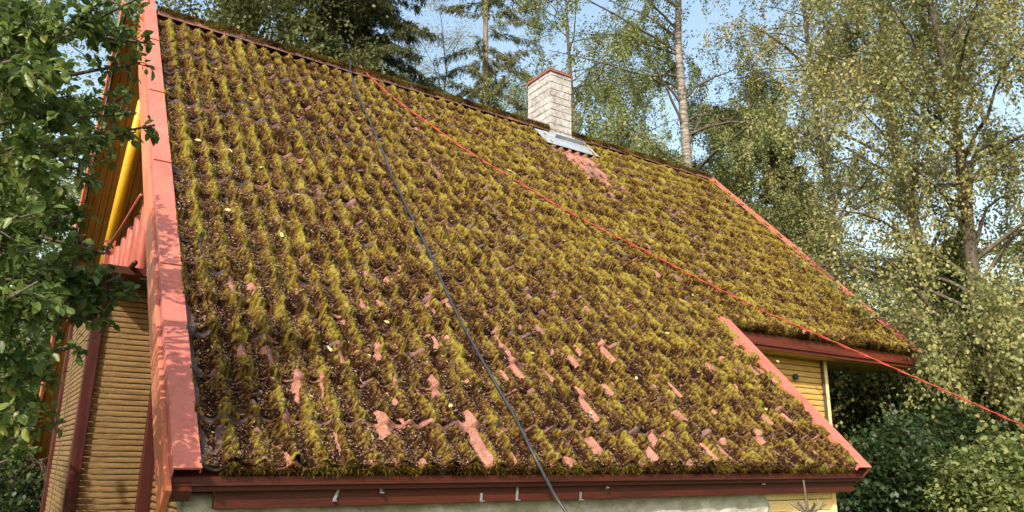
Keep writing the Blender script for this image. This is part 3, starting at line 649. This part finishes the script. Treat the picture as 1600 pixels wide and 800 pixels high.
def spruce(name, base, h, label, mat, r=.16, w=2.0, t0=.12, group=None, dens=1.0, droop=1.0, cat='spruce', gappy=.0, step=.42, needle=.13):
    base = np.array(base, float); root = empty(name, tuple(base)); tag(root, label, cat, group)
    tr = [base + np.array([0, 0, h * t]) + np.array([*rt.normal(0, .05, 2), 0]) * (t > 0) for t in np.linspace(0, 1, 10)]
    trunk = MB(); trunk.tube(tr, [r * (1 - .93 * t) + .008 for t in np.linspace(0, 1, 10)], 8); wood = MB(); S2_ = []
    z = t0 * h
    while z < h * .995:
        u = z / h; p, _ = along(tr, u); nb = 6 if u < .9 else 4; a0 = rt.uniform(0, 6.28)
        for b in range(nb):
            if rt.uniform() < gappy: continue
            az = a0 + b * 2 * math.pi / nb + rt.normal(0, .2); ln = w * ((1 - u) ** .75) * rt.uniform(.7, 1.15) + .12
            d = np.array([math.cos(az), math.sin(az), .25 - .35 * droop * (1 - u)]); lb = limb(p, d, ln, 6, -.05 * droop, .05); lb[-1][2] += ln * .05
            wood.tube(lb, [.018 * (1 - u) + .008, *([.010] * 4), .006, .003], 4, False)
            for k in range(int((14 + ln * 26) * dens)):
                a_, dd = along(lb, rt.uniform(.08, 1)); dd = dd / np.linalg.norm(dd); sidev = np.cross(dd, [0, 0, 1]) * rt.choice([-1, 1])
                L2 = rt.uniform(.12, .38) * (.5 + .6 * ln / w); dv = sidev * rt.uniform(.3, 1) + dd * .5 + np.array([0, 0, -.35 - .8 * rt.uniform() * droop]); dv /= np.linalg.norm(dv)
                S2_.append([a_, a_ + dv * L2 * .5, a_ + dv * L2])
        z += step * rt.uniform(.75, 1.2) * (1.15 - .5 * u)
    P_, D_ = sample(S2_, np.full(len(S2_), 9), .012, .5, .1)
    V, F = leaves_mesh(P_, D_, needle, .16)
    trunk.build('trunk', M['pine_bark'], root, 0, True); wood.build('branches', M['bark'], root, 0, True); link('crown', mesh_np('crown', V, F), mat, root)
    return root

def on_ground(px, dist):
    """ground point in the direction of photo column px at a horizontal distance"""
    d = at(px, 735, 1) - CAM; d = d[:2] / np.linalg.norm(d[:2]); return np.array([CAM[0] + d[0] * dist, CAM[1] + d[1] * dist, 0.0])

def house_ok(P):
    x, y, z = P.T; zr = H + np.minimum(y, 9.2 - y) * 1.04
    walls = (y < 9.3) & (z < zr) & (((x > -.3) & (x < 5.3) & (y > .05)) | ((x > 5) & (x < 7.5) & (y > 1.55)))
    roofs = (x > -.4) & (x < 9.15) & (y > np.where(x < 5.4, -.1, 1.3)) & (y < 9.4) & (z > zr - .45) & (z < zr + .25)
    return ~(walls | roofs)
# behind the ridge, from left to right
broadleaf('deciduous_tree', on_ground(330, 19), 16.5, 'tall broad dark green tree rising behind the left end of the ridge', 'tree', M['dark_leaf'], M['bark'], .22, .3, 50, 4.6, 13, .0, .10, .75, 190, spread=.26)
spruce('spruce_tree', on_ground(505, 20), 24, 'dark drooping spruce right of the broad dark tree behind the ridge', M['needle'], .24, 4.8, .2, dens=1.8, droop=1.6, needle=.15)
broadleaf('slender_tree', on_ground(610, 24), 15.5, 'thin pale tree with sparse leaves between the two spruces', 'tree', M['pale_leaf'], M['bark'], .10, .3, 30, 2.9, 9, .0, .06, .6, 55, spread=.25)
broadleaf('slender_tree', on_ground(665, 27), 19, 'sparse grey twigged tree just left of the bare stemmed spruce', 'tree', M['pale_leaf'], M['bark'], .10, .3, 34, 3.2, 9, .0, .06, .6, 50, spread=.25)
spruce('spruce_tree', on_ground(745, 23), 25, 'tall open spruce with a visible grey stem left of the chimney', M['needle_olive'], .22, 3.9, .25, dens=1.25, droop=1.0, gappy=.42, step=.62, needle=.15)
broadleaf('slender_tree', on_ground(800, 26), 15.5, 'thin pale tree standing directly behind the chimney', 'tree', M['pale_leaf'], M['bark'], .10, .3, 28, 2.6, 9, .0, .06, .6, 50, spread=.25)
broadleaf('birch_tree', on_ground(900, 23), 21, 'airy birch with hanging twigs just right of the chimney', 'birch', M['birch_leaf'], M['bark'], .13, .35, 44, 4.4, 9, .55, .060, .8, 26, strandlen=(.5, 1.6))
broadleaf('bushy_tree', on_ground(960, 19), 10.2, 'low yellowish bushy tree above the ridge right of the chimney', 'tree', M['birch_leaf'], M['bark'], .10, .2, 36, 2.5, 10, .0, .062, .75, 62, spread=.2)
broadleaf('birch_tree', on_ground(1098, 18), 20, 'white stemmed birch rising behind the right end of the ridge', 'birch', M['birch_leaf'], M['birch_bark'], .19, .22, 56, 3.9, 10, .6, .060, .8, 34, bend=.008, strandlen=(.5, 1.8))
broadleaf('birch_tree', on_ground(1200, 22), 13, 'weeping birch with thick foliage right of the white stemmed birch', 'birch', M['birch_leaf'], M['bark'], .14, .2, 48, 3.0, 12, .8, .060, .8, 36, strandlen=(.5, 1.6))
spruce('spruce_tree', on_ground(1268, 21), 10.8, 'small pointed olive spruce beyond the upper right verge', M['needle_olive'], .12, 2.4, .08, dens=3.0, needle=.16)
broadleaf('birch_tree', on_ground(1330, 19), 16.5, 'golden tinged birch between the small spruce and the large birch', 'birch', M['birch_gold'], M['bark'], .14, .2, 50, 3.2, 10, .55, .058, .8, 19, strandlen=(.5, 1.5))
broadleaf('birch_tree', on_ground(1570, 12.8), 12.5, 'large golden green weeping birch on the right beyond the red rope', 'birch', M['birch_gold'], M['bark'], .13, .12, 64, 3.4, 11, .75, .054, .8, 29, avoid=house_ok, strandlen=(.5, 1.6))
broadleaf('birch_tree', on_ground(1470, 20), 20, 'tall leafy birch at the back of the right hand side', 'birch', M['birch_gold'], M['bark'], .2, .2, 60, 4.8, 10, .5, .060, .8, 19, strandlen=(.5, 1.5))
broadleaf('birch_tree', on_ground(1505, 14.5), 5.6, 'short birch with light green drooping foliage right of the upper roof corner', 'birch', M['birch_leaf'], M['bark'], .06, .12, 40, 1.8, 9, .5, .052, .8, 34, avoid=house_ok, strandlen=(.4, .9))
broadleaf('bushy_tree', on_ground(1590, 12.5), 4.0, 'pale leaved bush with drooping branches low at the right edge', 'tree', M['pale_leaf'], M['bark'], .05, .12, 34, 1.7, 9, .35, .055, .8, 30, avoid=house_ok, strandlen=(.4, .9))
# shrubs beyond the lower right corner
for px, d_, h_, mt, lb in ((1350, 14, 3.6, 'shaded_shrub_leaf', 'mid green shrub right behind the yellow wall corner'), (1440, 12, 2.7, 'shaded_shrub_leaf', 'dark leafy shrub low beyond the lower roof corner'),
        (1385, 9.6, 2.15, 'shaded_shrub_leaf', 'low dark shrub nearest the tip of the lower roof'), (1560, 9.3, 2.0, 'birch_leaf', 'light green shrub in the lower right corner'), (1310, 17, 5.0, 'birch_leaf', 'taller yellowish shrub showing between the wall corner and the birches'), (1500, 11, 2.4, 'shaded_shrub_leaf', 'deep green shrub beneath the drooping birch')):
    broadleaf('shrub', on_ground(px, d_), h_, lb, 'shrub', M[mt], M['bark'], .035, .06, 34, h_ * .5, 16, .0, .060, .7, 130, spread=.13, ang=(.2, 1.0), twig=.004, avoid=house_ok)
broadleaf('shrub', on_ground(20, 13), 2.6, 'dark green shrub below the left roof end', 'shrub', M['shaded_shrub_leaf'], M['bark'], .035, .06, 34, 1.6, 9, .0, .07, .7, 60, spread=.16, ang=(.2, 1.0), twig=.004, avoid=house_ok)
broadleaf('bushy_tree', on_ground(-10, 19), 7.5, 'yellowish tree glimpsed behind the apple tree on the left', 'tree', M['birch_leaf'], M['bark'], .12, .12, 40, 2.6, 10, .0, .075, .7, 90, spread=.25)
broadleaf('slender_tree', on_ground(95, 20), 15, 'pale stemmed tree glimpsed through the apple branches left of the gable', 'tree', M['birch_leaf'], M['pine_bark'], .16, .35, 34, 2.6, 9, .0, .065, .7, 60, spread=.25)

# far woodland closing the view
n = 260000; az = rt.uniform(R(-12), R(78), n); dist = rt.uniform(32, 52, n); tree_id = np.floor(az * 24); hh = 9 + 5 * fbm(az * 9, az * 0 + 3, 3, 50) - (az > R(45)) * .5
z = rt.uniform(0, 1, n) ** .9 * hh * (1 - .25 * np.abs(((az * 24) % 1) - .5) * 2)
P_ = np.stack([CAM[0] + np.sin(az) * dist, CAM[1] + np.cos(az) * dist, z], -1); D_ = rt.normal(0, 1, (n, 3)); D_[:, 2] -= .4
V, F = leaves_mesh(P_, D_, .24, .6)
tag(link('far_woodland', mesh_np('far_woodland', V, F), M['birch_leaf']), 'far mixed woodland closing the view behind the garden trees', 'woodland', None, 'stuff')

# apple tree at the left edge
base = np.array([-2.35, .1, 0]); root = empty('apple_tree', tuple(base)); tag(root, 'leafy apple tree with dark branches reaching in front of the left roof edge', 'apple tree')
trunk = MB(); tr = [base, base + np.array([.05, 0, 1.0]), base + np.array([.02, .1, 2.0]), base + np.array([.1, .05, 3.2]), base + np.array([.2, 0, 4.4])]; trunk.tube(tr, [.12, .10, .085, .06, .03], 10)
wood = MB(); S4 = []; cn = []
blobs = [(30, 30, 2.9, 75, 1), (110, 15, 3.0, 65, 1), (175, 0, 3.2, 45, .8), (215, 8, 3.3, 26, .5), (50, 120, 2.8, 75, 1), (130, 170, 3.1, 60, .8), (195, 160, 3.3, 34, .5), (222, 95, 3.4, 22, .35), (228, 200, 3.45, 18, .5), (60, 230, 2.8, 80, 1), (140, 240, 3.2, 42, .6), (35, 340, 2.7, 80, 1), (95, 325, 3.1, 42, .8),
         (80, 425, 3.0, 62, 1), (20, 460, 2.6, 60, 1), (120, 485, 3.2, 34, .7), (165, 478, 3.3, 26, .6), (205, 435, 3.4, 28, .5), (185, 385, 3.35, 26, .35), (35, 555, 2.8, 48, .7), (85, 585, 3.0, 30, .5), (15, 650, 2.6, 34, .6), (60, 640, 2.9, 30, .4), (95, 660, 3.0, 18, .5),
         (165, 40, 3.4, 40, .4), (205, 45, 3.5, 22, .4), (185, 215, 3.6, 30, .5), (60, 520, 3.2, 60, 1), (20, 600, 3.3, 55, 1), (60, 690, 3.3, 26, .6), (100, 540, 3.6, 34, .7), (215, 150, 3.5, 20, .5), (232, 60, 3.4, 14, .3),
         (145, 440, 3.3, 38, .8), (215, 462, 3.4, 20, .6), (120, 400, 3.2, 36, .7), (30, 620, 3.6, 60, 1),
         (40, 60, 4.2, 90, 1.2), (60, 260, 4.3, 95, 1.4), (110, 160, 4.5, 60, .6), (40, 400, 4.3, 90, 1.2), (20, 540, 4.0, 60, .9), (10, 160, 3.6, 90, 1.2), (0, 300, 3.5, 90, 1.2), (160, 210, 4.3, 40, .6), (15, 20, 3.6, 80, 1.2)]
crowns = [(at(px, py, dd), rp / FPX * dd, dn) for px, py, dd, rp, dn in blobs]
crowns += [(np.array(c), r_, 1.3) for c, r_ in (((-2.6, .5, 3.3), .5), ((-2.1, .3, 3.0), .45), ((-2.3, .9, 3.7), .5), ((-2.7, 1.3, 3.2), .5), ((-3.1, .7, 2.7), .5), ((-2.0, .8, 2.5), .4), ((-2.4, 1.7, 3.9), .5), ((-1.9, 1.3, 3.2), .4), ((-2.1, 1.7, 2.5), .45), ((-2.2, 1.0, 2.9), .5), ((-2.5, .3, 2.4), .5), ((-1.9, 1.9, 3.3), .45), ((-3.3, 0, 3.3), .6), ((-2.9, 1.6, 3.9), .6))]  # unseen clumps left of the frame, added to shade the gable
for c, r_, dn in crowns:
    rp = r_ * 300; st, _ = along(tr, min(.95, max(.2, (c[2] - .5) / 4.6 + rt.uniform(-.1, .05))))
    mid = st * .65 + c * .35 + rt.normal(0, .13, 3) + np.array([0, 0, .10]); mid2 = st * .3 + c * .7 + rt.normal(0, .09, 3) + np.array([0, 0, .06]); bp = smooth([st, mid, mid2, c + rt.normal(0, .03, 3)], 4); wood.tube(bp, [.017 * (1 - k / len(bp)) + .0035 for k in range(len(bp))], 6, False)
    for k in range(int(7 + rp * .22)):
        st, _ = along(bp, rt.uniform(.72, 1)); st = c + (st - c) * .5; d = rt.normal(0, 1, 3) + np.array([.15, 0, -.05]); d /= np.linalg.norm(d)
        tw = limb(st, d, r_ * rt.uniform(.7, 1.25), 5, -.06, .22); wood.tube(tw, [.0035, .003, .0026, .002, .0015, .001], 4, False); S4.append(tw); cn.append(int(rt.poisson(max(3, 20 * dn * (.5 + r_ * 3.2)))))
P_, D_ = sample(S4, np.array(cn), .014, .75, .15); k = house_ok(P_); P_, D_ = P_[k], D_[k]
V, F = leaves_mesh(P_, D_, .045, .6, True, flat=.66)
trunk.build('trunk', M['bark'], root, 0, True); wood.build('branches', M['bark'], root, 0, True); link('crown', mesh_np('crown', V, F), M['apple_leaf'], root, True)

# young spruce whose tip shows at the bottom edge
d = at(1262, 790, 1) - CAM; t = 3.1 / np.linalg.norm(d[:2]); tip = CAM + d * t + np.array([0, 0, .02]); base = np.array([tip[0], tip[1], 0]); root = empty('young_spruce', tuple(base)); tag(root, 'tip of a young spruce with a fan of budding shoots before the pale wall', 'spruce')
m = MB(); m.tube([base, base + np.array([0, 0, 1.0]), tip - np.array([0, 0, .05]), tip + np.array([-.012, 0, .07])], [.02, .013, .006, .003], 6); m.build('trunk', M['bark'], root, 0, True)
w = MB(); S4 = []
for lvl in range(7):
    p = tip - np.array([0, 0, .055 + lvl * .2]); q = 6
    for k in range(q):
        az = k * 2 * math.pi / q + lvl; ln = .075 + lvl * .09; lb = limb(p, (math.cos(az), math.sin(az), .75), ln, 4, .02, .03); w.tube(lb, [.0045, .0045, .004, .004, .0035], 5, False); S4.append(lb)
w.build('branches', M['pine_bark'], root, 0, True); P_, D_ = sample(S4, np.full(len(S4), 46), .003, .8, 0); V, F = leaves_mesh(P_, D_, .018, .13); link('crown', mesh_np('crown', V, F), M['needle_olive'], root)
